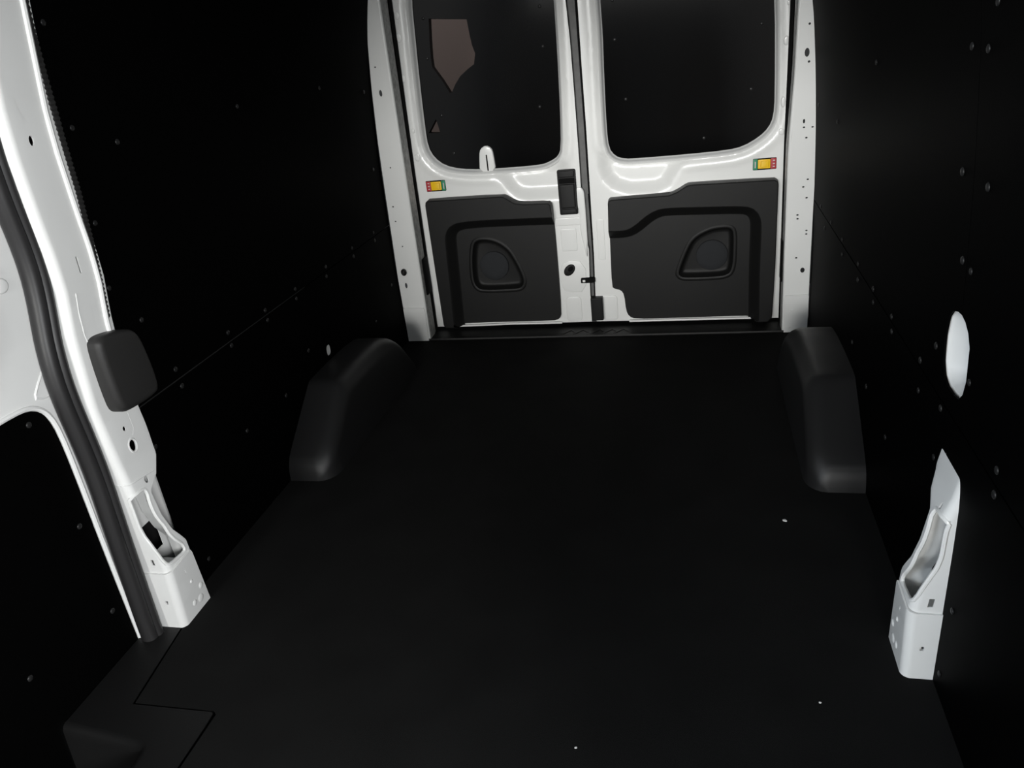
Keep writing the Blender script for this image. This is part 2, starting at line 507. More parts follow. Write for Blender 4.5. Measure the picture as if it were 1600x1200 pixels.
# ------------------------------------------------------------------ rear corner pillars
def rear_pillar(side, label, holes, inner_x, outer):
    root = empty('rear_pillar', (side * .83, 3.13, 0))
    tag(root, label, 'pillar', kind='structure')
    y0 = 3.13
    pm = lambda x, z: np.stack([x, 0 * x + y0, z], 1)
    zs = [0.0, .15, .3, .5, .7, .9, 1.1, 1.3, 1.45, 1.65]
    inn = [(np.interp(z, [0, .3, .75, 1.0, 1.42, 1.7], inner_x), z) for z in zs]
    out = [(np.interp(z, outer[0], outer[1]), z) for z in zs]
    poly = [(side * x, z) for x, z in inn] + [(side * x, z) for x, z in out[::-1]]
    H = []
    for x, z, rx, rz in holes:
        if z > .17: H.append(ellipse(x, z, rx, rz, 12, 0.0))
    a = sheet('pillar_face', poly, H, pm, WHITE, root, vs=list(np.arange(.1, 1.6, .1)), thick=0.002); MI(a, root)
    # foot plate, a little proud
    fp = [(side * np.interp(0, [0], [inner_x[0]]), 0.0), (side * (inner_x[0] - .002), .155), (side * (outer[1][0]), .158), (side * outer[1][0], 0.0)]
    a = sheet('foot_plate', fp, [ellipse(x, z, rx, rz, 10) for x, z, rx, rz in holes if z < .17 and .01 < z < .15], lambda x, z: pm(x, z) + np.array((0, -.003, 0)), WHITE, root, thick=0.003); MI(a, root)
    tube('pressed_seam', [(side * (inner_x[0] + .002), y0 - .003, .158), (side * (outer[1][0] - .002), y0 - .003, .16)], .0035, WHITE, root, n=8, up=(0, 0, 1)).matrix_parent_inverse = root.matrix_world.inverted()
    # rounded corner and return towards the door
    rings = []
    for k, z in enumerate(np.linspace(0, 1.65, 24)):
        x = float(np.interp(z, [0, .3, .75, 1.0, 1.42, 1.7], inner_x))
        L = []
        for t in range(6):
            an = math.pi / 2 * t / 5
            L.append((side * (x + .001 + .008 * (1 - math.sin(an)) - .008), y0 + .008 - .008 * math.cos(an), float(z)))
        L = L[::1]
        rings.append(L)
    bm = bmesh.new(); loft(bm, rings, False, False, closed=False)
    a = from_bm('rounded_corner', bm, WHITE, root); MI(a, root)
    rings = []
    for z in np.linspace(0, 1.65, 12):
        x = float(np.interp(z, [0, .3, .75, 1.0, 1.42, 1.7], inner_x)) - .0075
        rings.append([(side * (x + d), y, float(z)) for d, y in ((0, y0 + .006), (0.0, 3.20), (.008, 3.235), (.012, 3.335))])
    bm = bmesh.new(); loft(bm, rings, False, False, closed=False)
    a = from_bm('door_jamb', bm, SHADED_SEALER, root); MI(a, root)
    a['label'] = 'speckled return of the pillar beside the door, shade put into its grey'
    x = float(np.interp(.28, [0, .3, .75, 1.0, 1.42, 1.7], inner_x)) - .0075
    a = slab('strap_pocket', rrect(3.165, 3.235, .205, .375, .008), side * (x + .006), side * (x - .004), GAPM, root, r=.003, frame='wall'); MI(a, root)
    a = tube('rubber_seal', [(side * (inner_x[0] - .002), 3.238, .012), (side * (inner_x[2] - .002), 3.238, .75), (side * (np.interp(1.65, [0, .3, .75, 1.0, 1.42, 1.7], inner_x) - .002), 3.238, 1.65)],
             .0085, GAPM, root, n=10); MI(a, root)
    return root


s_ = .0045
HL = [(-.807, 1.084, .0065, .013), (-.82, .789, .003, .003), (-.839, .625, .004, .003), (-.839, .561, .004, .003), (-.827, .449, .003, .003),
      (-.841, .269, .006, .013), (-.814, .099, .004, .009), (-.812, .023, .005, .003), (-.812, 1.183, .004, .003)]
HR = [(.822, 1.073, .0085, .015), (.83, 1.042, s_, .004), (.826, 1.166, s_, .004), (.823, .838, .004, .008), (.824, .816, s_, .003), (.854, .815, s_, .003),
      (.834, .778, s_, .003), (.847, .624, s_, .003), (.832, .596, s_, .003), (.846, .554, s_, .003), (.816, .489, s_, .003), (.817, .474, s_, .003),
      (.852, .426, s_, .003), (.852, .412, s_, .003), (.819, .317, s_, .003), (.845, .265, .0085, .011), (.811, .1, .006, .008), (.805, .022, .004, .004)]
pl = rear_pillar(-1, 'white steel corner pillar beside the rear door with the black latch handle', HL,
                 [.775, .771, .766, .762, .755, .74], ([0, .32, .58, .8, 1.0, 1.22, 1.31, 1.42, 1.65], [.874, .874, .866, .860, .851, .833, .822, .80, .73]))
pr = rear_pillar(1, 'white steel corner pillar beside the rear door without a handle', HR,
                 [.783, .780, .778, .789, .795, .78], ([0, .5, .72, .98, 1.24, 1.42, 1.65], [.874, .872, .872, .867, .846, .81, .73]))
# black clip on the left pillar
a = tube('clip', [(-.839 + .009 * math.cos(t), 3.122, .333 + .012 * math.sin(t)) for t in np.linspace(0, 2 * math.pi, 17)[:-1]], .0045, PLASTIC, pl, n=6, closed=True, up=(0, 1, 0)); MI(a, pl)
a = slab('clip_core', ellipse(-.839, .333, .005, .007, 10), 3.13, 3.119, PADM, pl, r=.002); MI(a, pl)

# ------------------------------------------------------------------ rear doors
LWIN = [(-0.675, 1.411), (-0.682, 1.294), (-0.692, 1.111), (-0.699, 0.919), (-0.698, 0.839), (-0.676, 0.79), (-0.631, 0.752), (-0.561, 0.732), (-0.475, 0.724),
        (-0.411, 0.723), (-0.305, 0.722), (-0.2, 0.724), (-0.157, 0.738), (-0.128, 0.755), (-0.112, 0.787), (-0.103, 0.933), (-0.096, 1.174), (-0.094, 1.345)]
LWIN = [(-.62, 1.53), (-.655, 1.49)] + LWIN + [(-.094, 1.48), (-.12, 1.53)]
RWIN = [(0.078, 1.326), (0.081, 1.213), (0.077, 1.039), (0.076, 0.855), (0.081, 0.772), (0.106, 0.737), (0.144, 0.722), (0.21, 0.72), (0.403, 0.721), (0.56, 0.725),
        (0.621, 0.736), (0.681, 0.768), (0.716, 0.801), (0.733, 0.842), (0.736, 0.918), (0.725, 1.253)]
RWIN = [(.10, 1.53), (.078, 1.48)] + RWIN + [(.70, 1.49), (.66, 1.53)]
LTRIM = [(-0.717, 0.621), (-0.706, 0.627), (-0.37, 0.625), (-0.351, 0.615), (-0.319, 0.593), (-0.279, 0.586), (-0.175, 0.584), (-0.163, 0.569), (-0.162, 0.509),
         (-0.161, 0.324), (-0.164, 0.072), (-0.174, 0.046), (-0.207, 0.037), (-0.618, 0.04), (-0.65, 0.027), (-0.714, 0.029), (-0.721, 0.058), (-0.72, 0.607)]
LGROOVE = [(-0.162, 0.502), (-0.435, 0.508), (-0.563, 0.506), (-0.607, 0.495), (-0.63, 0.465), (-0.634, 0.409), (-0.641, 0.234), (-0.650, 0.031)]
LPOCK = [(-0.536, 0.41), (-0.52, 0.427), (-0.487, 0.431), (-0.432, 0.419), (-0.38, 0.381), (-0.351, 0.323), (-0.329, 0.265), (-0.322, 0.228), (-0.335, 0.203),
         (-0.358, 0.197), (-0.518, 0.196), (-0.548, 0.212), (-0.558, 0.253), (-0.55, 0.347)]
RTRIM = [(0.076, 0.574), (0.086, 0.581), (0.325, 0.584), (0.357, 0.595), (0.396, 0.618), (0.415, 0.621), (0.735, 0.618), (0.749, 0.609), (0.751, 0.594), (0.75, 0.259),
         (0.745, 0.04), (0.729, 0.018), (0.69, 0.016), (0.663, 0.031), (0.63, 0.036), (0.327, 0.034), (0.166, 0.035), (0.139, 0.048), (0.127, 0.075), (0.122, 0.15),
         (0.109, 0.172), (0.082, 0.179), (0.07, 0.189), (0.072, 0.361)]
RGROOVE = [(0.072, 0.429), (0.134, 0.427), (0.168, 0.434), (0.203, 0.456), (0.237, 0.484), (0.271, 0.504), (0.31, 0.513), (0.465, 0.507), (0.622, 0.501),
           (0.651, 0.489), (0.668, 0.462), (0.671, 0.422), (0.668, 0.259), (0.671, 0.026)]
RPOCK = [(0.357, 0.238), (0.371, 0.28), (0.399, 0.349), (0.425, 0.389), (0.484, 0.419), (0.529, 0.426), (0.567, 0.425), (0.583, 0.41), (0.584, 0.332), (0.58, 0.25),
         (0.562, 0.221), (0.503, 0.216), (0.384, 0.217), (0.364, 0.224)]
YD = 3.25


def dent(x, z, P, depth, soft):
    return depth * (1 - sstep(sdf(P, x, z), -soft, soft * .3))


def rear_door(name, label, edge, win, bowl, trim, groove, border_outer, pock, spk, name_spk):
    root = empty(name, (sum(p[0] for p in trim) / len(trim), YD, 0.02))
    tag(root, label, 'door', kind='structure')
    win = ccw(chaikin(win, 1))
    pk = ccw(chaikin(pock, 2))
    frame_line = inset(win, -0.013)
    wide = inset(win, -0.05)

    def dm(x, z):
        y = np.full(x.shape, YD)
        y += dent(x, z, bowl, 0.030, 0.05)                                  # hand-hold pocket below the window
        d = sdf(frame_line, x, z)
        inb = 1 - sstep(sdf(bowl, x, z), 0.0, .04)
        y += 0.006 * (1 - sstep(d, 0.0, 0.016))                            # the frame rolls back into the reveal
        y -= 0.010 * np.exp(-((d - 0.028) / 0.014) ** 2) * (1 - inb) * 0.35   # rolled bead round the window
        return np.stack([x, y, z], 1)

    xs = [p[0] for p in edge]; z0, z1 = min(p[1] for p in edge), max(p[1] for p in edge)
    us = list(np.arange(min(xs) + .006, max(xs), .010)); vs = list(np.arange(.57, .80, .008)) + list(np.arange(.81, z1, .02))
    a = sheet('inner_panel', edge, [frame_line, inset(pk, -.004)], dm, WHITE, root, us=us, vs=vs, thick=0.0015, split=50); MI(a, root)
    # reveal between frame and pane
    rings = []
    for d, y in ((-.0132, 3.2555), (-.009, 3.259), (-.005, 3.266), (-.002, 3.276), (0, 3.286), (.004, 3.291)):
        rings.append([(p[0], y, p[1]) for p in inset(win, d)])
    bm = bmesh.new(); loft(bm, rings, False, False)
    a = from_bm('window_reveal', bm, WHITE, root, split=60); MI(a, root)
    a = sheet('pane', inset(win, -.004), [], lambda x, z: np.stack([x, 0 * x + 3.290, z], 1), GLASS, root, thick=0.0); a.modifiers.clear(); MI(a, root)
    a['label'] = 'dark smoked window pane'
    pane = a
    a = sheet('outer_skin', edge, [inset(win, -.005)], lambda x, z: np.stack([x, 0 * x + 3.325, z], 1), CAVITY, root, thick=0.002); MI(a, root)
    # ---- black trim panel
    tp = empty('trim_panel'); tp.parent = root; MI(tp, root)
    tp['label'] = 'black moulded trim panel with speaker'
    field_y, top_y = 3.240, 3.198
    a = sheet('panel_field', chaikin(trim, 1), [pk], lambda x, z: np.stack([x, 0 * x + field_y + .0065, z], 1), PLASTIC, tp, thick=0.013)
    for m_ in a.modifiers:
        if m_.type == 'SOLIDIFY': m_.offset = 0
    # raised border with a wide sloping inner flank
    g = resample(chaikin(groove, 2, closed=False), 60, closed=False)
    bo = border_outer
    gs = 1 if name == 'door_1' else -1
    prof = [(0.0, .022), (.06, .0175), (.18, .013), (.5, .001), (.82, -.011), (.94, -.0155), (1.0, -.020)]
    rings = []
    for t, off in prof:
        gg = inset(g, gs * off, closed=False)
        ins_ = .0 if t < .7 else (.002 if t < .95 else .006)
        cx = np.mean([p[0] for p in bo]); cz = np.mean([p[1] for p in bo])
        bb = [(x + ins_ * nx, z + ins_ * nz) for (x, z, nx, nz) in bo]
        y = field_y + (top_y - field_y) * t
        rings.append([(p[0], y, p[1]) for p in gg] + [(p[0], y, p[1]) for p in bb])
    bm = bmesh.new(); loft(bm, rings, False, True)
    bmesh.ops.triangulate(bm, faces=[f for f in bm.faces if len(f.verts) > 4])
    from_bm('raised_border', bm, PLASTIC, tp, split=28)
    # speaker pocket, rim, grille
    rings = []
    for d, y in ((-.015, field_y - .0005), (-.010, field_y - .003), (-.005, field_y - .004), (.0, field_y - .002), (.004, field_y + .006), (.010, field_y + .022), (.016, field_y + .027), (.024, field_y + .028)):
        rings.append([(p[0], y, p[1]) for p in inset(resample(pk, 64), d)])
    bm = bmesh.new(); loft(bm, rings, False, True)
    bmesh.ops.triangulate(bm, faces=[f for f in bm.faces if len(f.verts) > 4])
    po = from_bm('speaker_pocket', bm, PLASTIC, tp, split=40)
    cx, cz, r_ = spk
    bm = bmesh.new()
    loft(bm, [[(cx + q * r_ * math.cos(2 * math.pi * k / 40), y, cz + q * r_ * math.sin(2 * math.pi * k / 40)) for k in range(40)]
              for q, y in ((1, field_y + .028), (1, field_y + .018), (.97, field_y + .016), (.6, field_y + .013), (.2, field_y + .012))])
    a = from_bm('speaker_grille', bm, GRILLE, po, split=50)
    a['label'] = 'round dark grey speaker grille'
    return root, pane


def border_L():
    P = [(-0.650, .027), (-0.712, .029), (-0.721, .045), (-0.721, .30), (-0.72, .605), (-0.716, .62), (-0.705, .627), (-.55, .626), (-0.37, .625), (-0.351, .615), (-0.319, .593),
         (-0.279, .586), (-0.175, .584), (-0.164, .575), (-0.1625, .56)]
    N = [(.0, 1), (.7, .7), (1, .3), (1, 0), (1, -.2), (.7, -.7), (.3, -1), (0, -1), (-.1, -1), (-.3, -1), (-.3, -1), (-.1, -1), (-.3, -1), (-.7, -.7), (-1, 0)]
    return [(p[0], p[1], n[0], n[1]) for p, n in zip(P, N)]


def border_R():
    P = [(0.672, .022), (0.69, .016), (0.727, .018), (0.744, .038), (0.7475, .15), (0.75, .26), (0.751, .594), (0.748, .61), (0.735, .618), (.57, .6195), (0.415, .621), (0.396, .618),
         (0.357, .595), (0.325, .584), (.2, .5825), (0.087, .581), (0.077, .574), (.0745, .56)]
    N = [(0, 1), (0, 1), (-.5, .8), (-1, .3), (-1, 0), (-1, 0), (-1, -.3), (-.7, -.7), (-.3, -1), (0, -1), (0, -1), (.3, -1), (.3, -1), (.1, -1), (0, -1), (.3, -1), (.7, -.7), (1, 0)]
    return [(p[0], p[1], n[0], n[1]) for p, n in zip(P, N)]


edgeL = [(-.772, .02), (-.030, .025), (-.028, .2), (-.022, .36), (-.036, .46), (-.038, .60), (-.037, .74), (-.038, 1.0), (-.040, 1.2), (-.046, 1.34), (-.06, 1.62), (-.73, 1.62), (-.752, 1.40), (-.768, 1.0), (-.774, .7)]
edgeR = [(.782, .018), (.786, .7), (.789, 1.0), (.792, 1.24), (.785, 1.4), (.765, 1.62), (.004, 1.62), (-.001, 1.335), (-.001, 1.1), (.001, .86), (.000, .6), (-.001, .33), (-.007, .1), (-.008, .025)]
bowlL = [(-0.405, 0.745), (-0.395, 0.70), (-0.37, 0.672), (-0.347, 0.635), (-0.316, 0.606), (-0.269, 0.594), (-0.10, 0.592), (-.085, .60), (-0.085, 0.72), (-.11, .75)]
bowlR = [(.045, .76), (0.045, 0.70), (0.06, 0.655), (0.10, 0.615), (0.162, 0.592), (0.273, 0.590), (0.325, 0.610), (0.352, 0.655), (0.375, 0.69), (0.41, 0.712), (.43, .76)]
d1, pane1 = rear_door('door_1', 'white rear cargo door with black latch handle and yellow slider on its hinge side', edgeL, LWIN, bowlL, LTRIM, LGROOVE, border_L(), LPOCK, (-.456, .303, .066), '')
d2, pane2 = rear_door('door_2', 'white rear cargo door without a handle, speaker on its right side', edgeR, RWIN, bowlR, RTRIM, RGROOVE, border_R(), RPOCK, (.497, .306, .065), '')


def D(o, d=d1):
    MI(o, d)
    return o


for x, z in [(-0.155, 1.33), (-0.156, 1.186), (-0.19, 0.96), (-0.615, 0.962), (-0.582, 0.804), (-0.635, 1.339), (-0.642, 1.189)]:
    screw(pane1, (x, 3.2895, z), (0, -1, 0), .9)
for x, z in [(0.127, 1.32), (0.129, 1.181), (0.162, 0.958), (0.466, 0.783), (0.644, 0.952), (0.677, 1.179)]:
    screw(pane2, (x, 3.2895, z), (0, -1, 0), .9)
# pressed dimples in the frame sides
for d, L in ((d1, [(-.735, 1.279, .012, .02), (-.742, 1.123, .009, .016), (-.735, .805, .014, .018), (-.728, 1.36, .012, .016), (-.738, .915, .010, .012)]),
             (d2, [(.763, 1.114, .011, .018), (.76, .899, .009, .02), (.757, .79, .012, .014), (.766, 1.24, .008, .01)])):
    for x, z, rx, rz in L:
        D(slab('pressed_boss', ellipse(x, z, rx, rz, 18), 3.25, 3.2445, WHITE, d, r=.005), d)
# pressings in the latch side of the door
D(slab('pressing', rrect(-.14, -.070, .357, .458, .008), 3.2505, 3.2465, WHITE, d1, r=.003))
D(slab('pressing', rrect(-.142, -.071, .030, .146, .016), 3.2505, 3.2465, WHITE, d1, r=.003))
D(slab('pressing', chaikin([(-.040, .308), (-.135, .316), (-.157, .27), (-.155, .20), (-.135, .168), (-.042, .168)], 1), 3.2505, 3.2465, WHITE, d1, r=.003))
D(slab('pressing', rrect(-.160, -.047, .470, .506, .006), 3.2505, 3.2445, WHITE, d1, r=.004))
D(slab('pressing', rrect(.018, .090, .030, .148, .016), 3.2505, 3.2465, WHITE, d2, r=.003), d2)
D(slab('pressing', rrect(.018, .050, .31, .49, .006), 3.2505, 3.2475, WHITE, d2, r=.002), d2)
# flange between the door leaves
rings = []
for z in np.linspace(.03, 1.62, 30):
    xl = float(np.interp(z, [.03, .09, .2, .36, .46, .6, .74, 1.0, 1.2, 1.34, 1.62], [-.030, -.03, -.028, -.022, -.036, -.038, -.037, -.038, -.040, -.046, -.06]))
    xr = float(np.interp(z, [.03, .33, .86, 1.33, 1.62], [-.014, -.008, -.008, -.012, -.008]))
    rings.append([(xl - .001, 3.252, z), (xl + .001, 3.275, z), (xl + .005, 3.275, z), (xl + .006, 3.262, z), (xr - .002, 3.264, z), (xr, 3.275, z), (xr, 3.32, z)])
bm = bmesh.new(); loft(bm, rings, False, False, closed=False)
a = D(from_bm('edge_flange', bm, FLANGEM, d1)); a['label'] = 'dull grey flange along the closing edge'
P = [(-.074, .607), (-.060, .56), (-.050, .52), (-.053, .44), (-.040, .37), (-.036, .33), (-.024, .33), (-.023, .60), (-.03, .625), (-.05, .635)]
D(slab('latch_cover', chaikin(P, 1), 3.2505, 3.243, WHITE, d1, r=.005))
D(tube('gap_seal', [(-.004, 3.285, .02), (-.003, 3.285, .6), (-.004, 3.285, 1.1), (-.006, 3.285, 1.62)], .013, GAPM, d2, n=10), d2)
# door handle
h = D(slab('handle', rrect(-.1335, -.0555, .519, .708, .007), 3.2505, 3.238, PLASTIC, d1, r=.003)); h['label'] = 'black plastic latch handle'
slab('recess_shade', rrect(-.127, -.061, .651, .673, .003), 3.2405, 3.2375, GAPM, h, r=.0004)  # black plate standing in for the shade of the finger gap
slab('paddle', rrect(-.126, -.063, .548, .648, .005), 3.238, 3.231, PLASTIC, h, r=.004)
slab('top_cap', rrect(-.128, -.061, .677, .704, .004), 3.2385, 3.232, PLASTIC, h, r=.003)
slab('lower_cap', rrect(-.128, -.061, .524, .543, .004), 3.2385, 3.234, PLASTIC, h, r=.003)
# lock knob
k_ = D(slab('lock_plug', ellipse(-.113, .272, .021, .030, 20, -.75), 3.2505, 3.240, PLASTIC, d1, r=.004)); k_['label'] = 'black oval plug below the handle'
slab('plug_core', ellipse(-.107, .279, .010, .014, 14, -.75), 3.241, 3.236, GAPM, k_, r=.002)
# latch catch and bumper block at the meeting edge
l_ = D(slab('latch_catch', rrect(-.064, -.002, .214, .234, .003), 3.2505, 3.228, GAPM, d1, r=.003)); l_['label'] = 'small black latch catch'
slab('catch_tip', rrect(-.056, -.044, .219, .229, .002), 3.2285, 3.2265, WHITE, l_, r=.0008)
b_ = D(slab('bumper_block', rrect(-.026, .027, .040, .146, .004), 3.2505, 3.218, PLASTIC, d2, r=.004), d2); b_['label'] = 'black rubber block at the foot of the meeting edge'
D(slab('striker_strip', [(-.010, .60), (-.002, .60), (0.0, .40), (-.008, .40)], 3.251, 3.247, GAPM, d2, r=.001), d2)
# white hanging tab over the bottom of the pane
tb = D(slab('hanging_tab', chaikin([(-.475, .715), (-.468, .79), (-.46, .815), (-.435, .828), (-.411, .815), (-.405, .79), (-.402, .715)], 1), 3.284, 3.272, WHITE, d1, r=.005))
tb['label'] = 'white rounded tab with a dark-painted slot over the window pane'
slab('slot', [(-.4385, .722), (-.4325, .722), (-.4325, .789), (-.4385, .789)], 3.2725, 3.2715, GAPM, tb, r=.0003)  # black plate on the tab, painted shade of a slot


def slider(d, x0, x1, z0, z1, red_left):
    b = D(slab('slider_bezel', rrect(x0, x1, z0, z1, .003), 3.2505, 3.246, GAPM, d, r=.001), d)
    b['label'] = 'yellow slider between red and green end plates'
    w = x1 - x0; h_ = z1 - z0
    fl = RED if red_left else GREEN
    fr_ = GREEN if red_left else RED
    wl_, wr_ = (.25, .20) if red_left else (.20, .25)
    inv = d.matrix_world.inverted()
    pl_ = slab('red_plate' if red_left else 'green_plate', rrect(x0 + .001, x0 + wl_ * w, z0 + .002, z1 - .002, .002), 3.246, 3.2445, fl, b, r=.0006)
    pr_ = slab('green_plate' if red_left else 'red_plate', rrect(x1 - wr_ * w, x1 - .001, z0 + .002, z1 - .002, .002), 3.246, 3.2445, fr_, b, r=.0006)
    sl = slab('yellow_slider', rrect(x0 + (wl_ + .01) * w, x1 - (wr_ + .01) * w, z0 + .12 * h_, z1 - .1 * h_, .002), 3.246, 3.2425, YELLOW, b, r=.001)
    a, c = x0 + (wl_ + .01) * w, x1 - (wr_ + .01) * w
    g = slab('thumb_grip', rrect(a + .22 * (c - a), c - .12 * (c - a), z0 + .24 * h_, z1 - .22 * h_, .002), 3.2425, 3.236, YELLOW, b, r=.002)

    rp = (x0 + wl_ * w * .55) if red_left else (x1 - wr_ * w * .45)
    for q in (.2, .45, .72):
        o = slab('printed_mark', [(rp - .004, z0 + q * h_), (rp + .004, z0 + q * h_), (rp + .004, z0 + (q + .09) * h_), (rp - .004, z0 + (q + .09) * h_)], 3.2446, 3.2443, PRINT, b, r=.0001)
        pass
    gp = (x1 - wr_ * w * .5) if red_left else (x0 + wl_ * w * .5)
    o = slab('printed_mark', [(gp - .002, z0 + .2 * h_), (gp + .002, z0 + .2 * h_), (gp + .002, z0 + .75 * h_), (gp - .002, z0 + .75 * h_)], 3.2446, 3.2443, PRINT, b, r=.0001)
    pass


slider(d1, -.716, -.627, .655, .702, True)
slider(d2, .654, .743, .649, .694, False)
# polished bottom edge of the doors
D(tube('bottom_lip', [(-.655, 3.236, .026), (-.4, 3.236, .030), (-.165, 3.240, .027)], .0045, WHITE, d1, n=8, up=(0, 0, 1)))
D(tube('bottom_lip', [(.14, 3.236, .027), (.4, 3.236, .027), (.66, 3.236, .026)], .0045, WHITE, d2, n=8, up=(0, 0, 1)), d2)


# ------------------------------------------------------------------ door posts on either side
POST_Z, POST_L = [0, .165, .20, .25, .30, .365, .39, .43, .5], [.106, .088, .088, .062, .052, .054, .092, .118, .125]


def unwarp(P):
    return [(.046 + (u - .046) * .079 / (float(np.interp(v, POST_Z, POST_L)) - .046) if u > .046 else u, v) for u, v in P]


def post_map(side, xc_z, xc_x, yf_z, yf_y, off=0.0):
    r = .016

    def f(u, v):
        xc = np.interp(v, xc_z, xc_x); yf = np.interp(v, yf_z, yf_y)
        Ls = np.interp(v, POST_Z, POST_L)
        u = np.where(u > .125, Ls + u - .125, np.where(u > .046, .046 + (u - .046) * (Ls - .046) / .079, u))   # the side narrows beside the opening
        X = np.empty(u.shape); Y = np.empty(u.shape)
        # u < 0 front face, 0..Ls inner side, > Ls rear return
        a = np.clip((u + r) / (2 * r), 0, 1) * math.pi / 2           # rounded corner
        fr = u <= -r; sd = (u >= r) & (u <= Ls + 1e-6); rt = u > Ls + 1e-6; cr = ~(fr | sd | rt)
        X[fr] = (xc - u)[fr]; Y[fr] = yf[fr]
        X[cr] = (xc + r * (1 - np.sin(a)))[cr]; Y[cr] = (yf + r * (1 - np.cos(a)))[cr]
        X[sd] = xc[sd]; Y[sd] = (yf + u)[sd]
        X[rt] = (xc + (u - Ls) * 1.6)[rt]; Y[rt] = (yf + Ls + (u - Ls) * .25)[rt]
        return np.stack([side * (X - off), Y - (u < .02) * off, v], 1)
    return f


UP = [-.016, -.012, -.008, -.004, 0, .004, .008, .012, .016, .125]


def post(side, label, xcz, xcx, yfz, yfy, ztop, holes, opening, plate_y):
    root = empty('door_post', (side * .86, 1.32, 0))
    tag(root, label, 'pillar', kind='structure')
    f = post_map(side, xcz, xcx, yfz, yfy)
    opening = unwarp(opening)
    holes = [unwarp(h_) for h_ in holes]
    cov = [rrect(-.034, -.026, .074, .084, .001, 1), rrect(.045, .052, .128, .138, .001, 1)]
    outer = [(-.075, 0), (.16, 0), (.16, ztop), (-.075, ztop)]
    a = sheet('post_shell', outer, [opening] + holes + cov, f, WHITE, root, us=UP + [.046, .06, .075, .09, .105, .12, .14], vs=[.03, .08, .13] + list(np.arange(.165, .46, .0075)) + [v for v in np.arange(.48, ztop, .03)], thick=0.003, split=45); MI(a, root)
    g = post_map(side, xcz, xcx, yfz, yfy, off=.004)
    a = sheet('base_cover', [(-.072, 0), (.128, 0), (.128, .158), (.120, .172), (-.01, .166), (-.072, .166)],
              cov, g, WHITE, root, us=UP, vs=[.02, .04, .06, .08, .1, .12, .14], thick=0.004, split=45); MI(a, root)
    bc = a
    for u, v, rr in ((.05, .035, .009), (.085, .030, .012), (.105, .06, .009), (.065, .095, .006)):
        p = g(np.array([u]), np.array([v]))[0]
        bm = bmesh.new()
        loft(bm, [[(p[0] - side * h_, p[1] + rr * q * math.cos(2 * math.pi * k / 12), p[2] + rr * q * math.sin(2 * math.pi * k / 12)) for k in range(12)]
                  for q, h_ in ((1, .0015), (.85, .003), (.5, .0042), (.15, .0046))], False, True)
        from_bm('dimple', bm, WHITE, bc)
    # folded rim round the opening
    n_ = 60
    op = resample(chaikin(ccw(opening), 1), n_)
    pts = f(np.array([p[0] for p in op]), np.array([p[1] for p in op]))
    a = tube('opening_rim', [tuple(p) for p in pts], .0045, WHITE, root, n=8, closed=True, up=(side, .3, .1)); MI(a, root)
    # inner reinforcement seen through the opening
    a = sheet('inner_plate', [(1.272, .08), (1.43, .08), (1.43, .375), (1.272, .375)], [[(1.325,.250),(1.372,.250),(1.372,.165),(1.325,.165)]] if side < 0 else [], lambda y, z: np.stack([0 * y + side * .918, y, z], 1), WHITE, root, thick=0.002); MI(a, root)
    a = slab('inner_ledge', [(side * .845, 1.285), (side * .918, 1.285), (side * .918, 1.335), (side * .845, 1.335)], .13, .155, WHITE, root, r=.004, frame='floor'); MI(a, root)
    return root, f


xcz = [0, .17, .22, .36, .45, .60, .80, 1.0, 1.22, 1.42, 1.7]
left_xc = [.832, .824, .826, .846, .858, .866, .860, .849, .830, .792, .70]
OPEN = [(-.012, .380), (-.016, .35), (-.025, .285), (-.013, .239), (-.002, .195), (.010, .182), (.070, .176), (.078, .188), (.048, .25), (.037, .30), (.037, .34), (.045, .37), (.038, .384)]
hl = [ellipse(.052, 1.171, .006, .010, 12), rrect(.062, .067, .895, .932, .002, 2), ellipse(.064, .484, .010, .014, 16), ellipse(.060, .531, .005, .006, 10),
      ellipse(.058, .395, .007, .009, 12), rrect(-.036, -.028, .188, .205, .001, 1)]
pL, fL = post(-1, 'tall white steel post between the sliding door and the black side liner', xcz, left_xc,
              [0, .3, .45, .62, .77, .87, .95, 1.06, 1.145, 1.21, 1.7], [1.258, 1.262, 1.265, 1.262, 1.272, 1.287, 1.287, 1.278, 1.272, 1.272, 1.262], 1.68, hl, OPEN, 1.3)
a = tube('hole_rim', [tuple(p) for p in fL(*np.array(ellipse(.064, .484, .013, .017, 18)).T)], .003, WHITE, pL, n=6, closed=True, up=(1, 0, 0)); MI(a, pL)
a = tube('flange', [tuple(fL(np.array([.107]), np.array([z]))[0] + np.array((.002, 0, 0))) for z in np.arange(.70, 1.66, .04)], .006, WHITE, pL, n=8); MI(a, pL)
a = tube('pressed_bead', [tuple(fL(np.array([u]), np.array([z]))[0]) for u, z in ((.035, .86), (.033, .82), (.036, .77), (.043, .73))], .0025, WHITE, pL, n=8); MI(a, pL)
a = tube('pressed_bead', [tuple(fL(np.array([u]), np.array([z]))[0]) for u, z in ((.088, .56), (.086, .52), (.076, .505))], .0018, WHITE, pL, n=8); MI(a, pL)
a = tube('pressed_seam', [tuple(fL(np.array([u]), np.array([.412 - .1 * u]))[0]) for u in np.linspace(-.03, .11, 12)], .003, WHITE, pL, n=8); MI(a, pL)
hr = [rrect(-.037, -.027, .18, .201, .001, 1), ellipse(.03, .39, .004, .009, 8)]
pR, fR = post(1, 'short white steel post base on the side wall opposite the sliding door', [0, .17, .22, .36, .42, .50], [.826, .822, .826, .848, .868, .885],
              [0, .5], [1.268, 1.268], .50, hr, OPEN, 1.3)

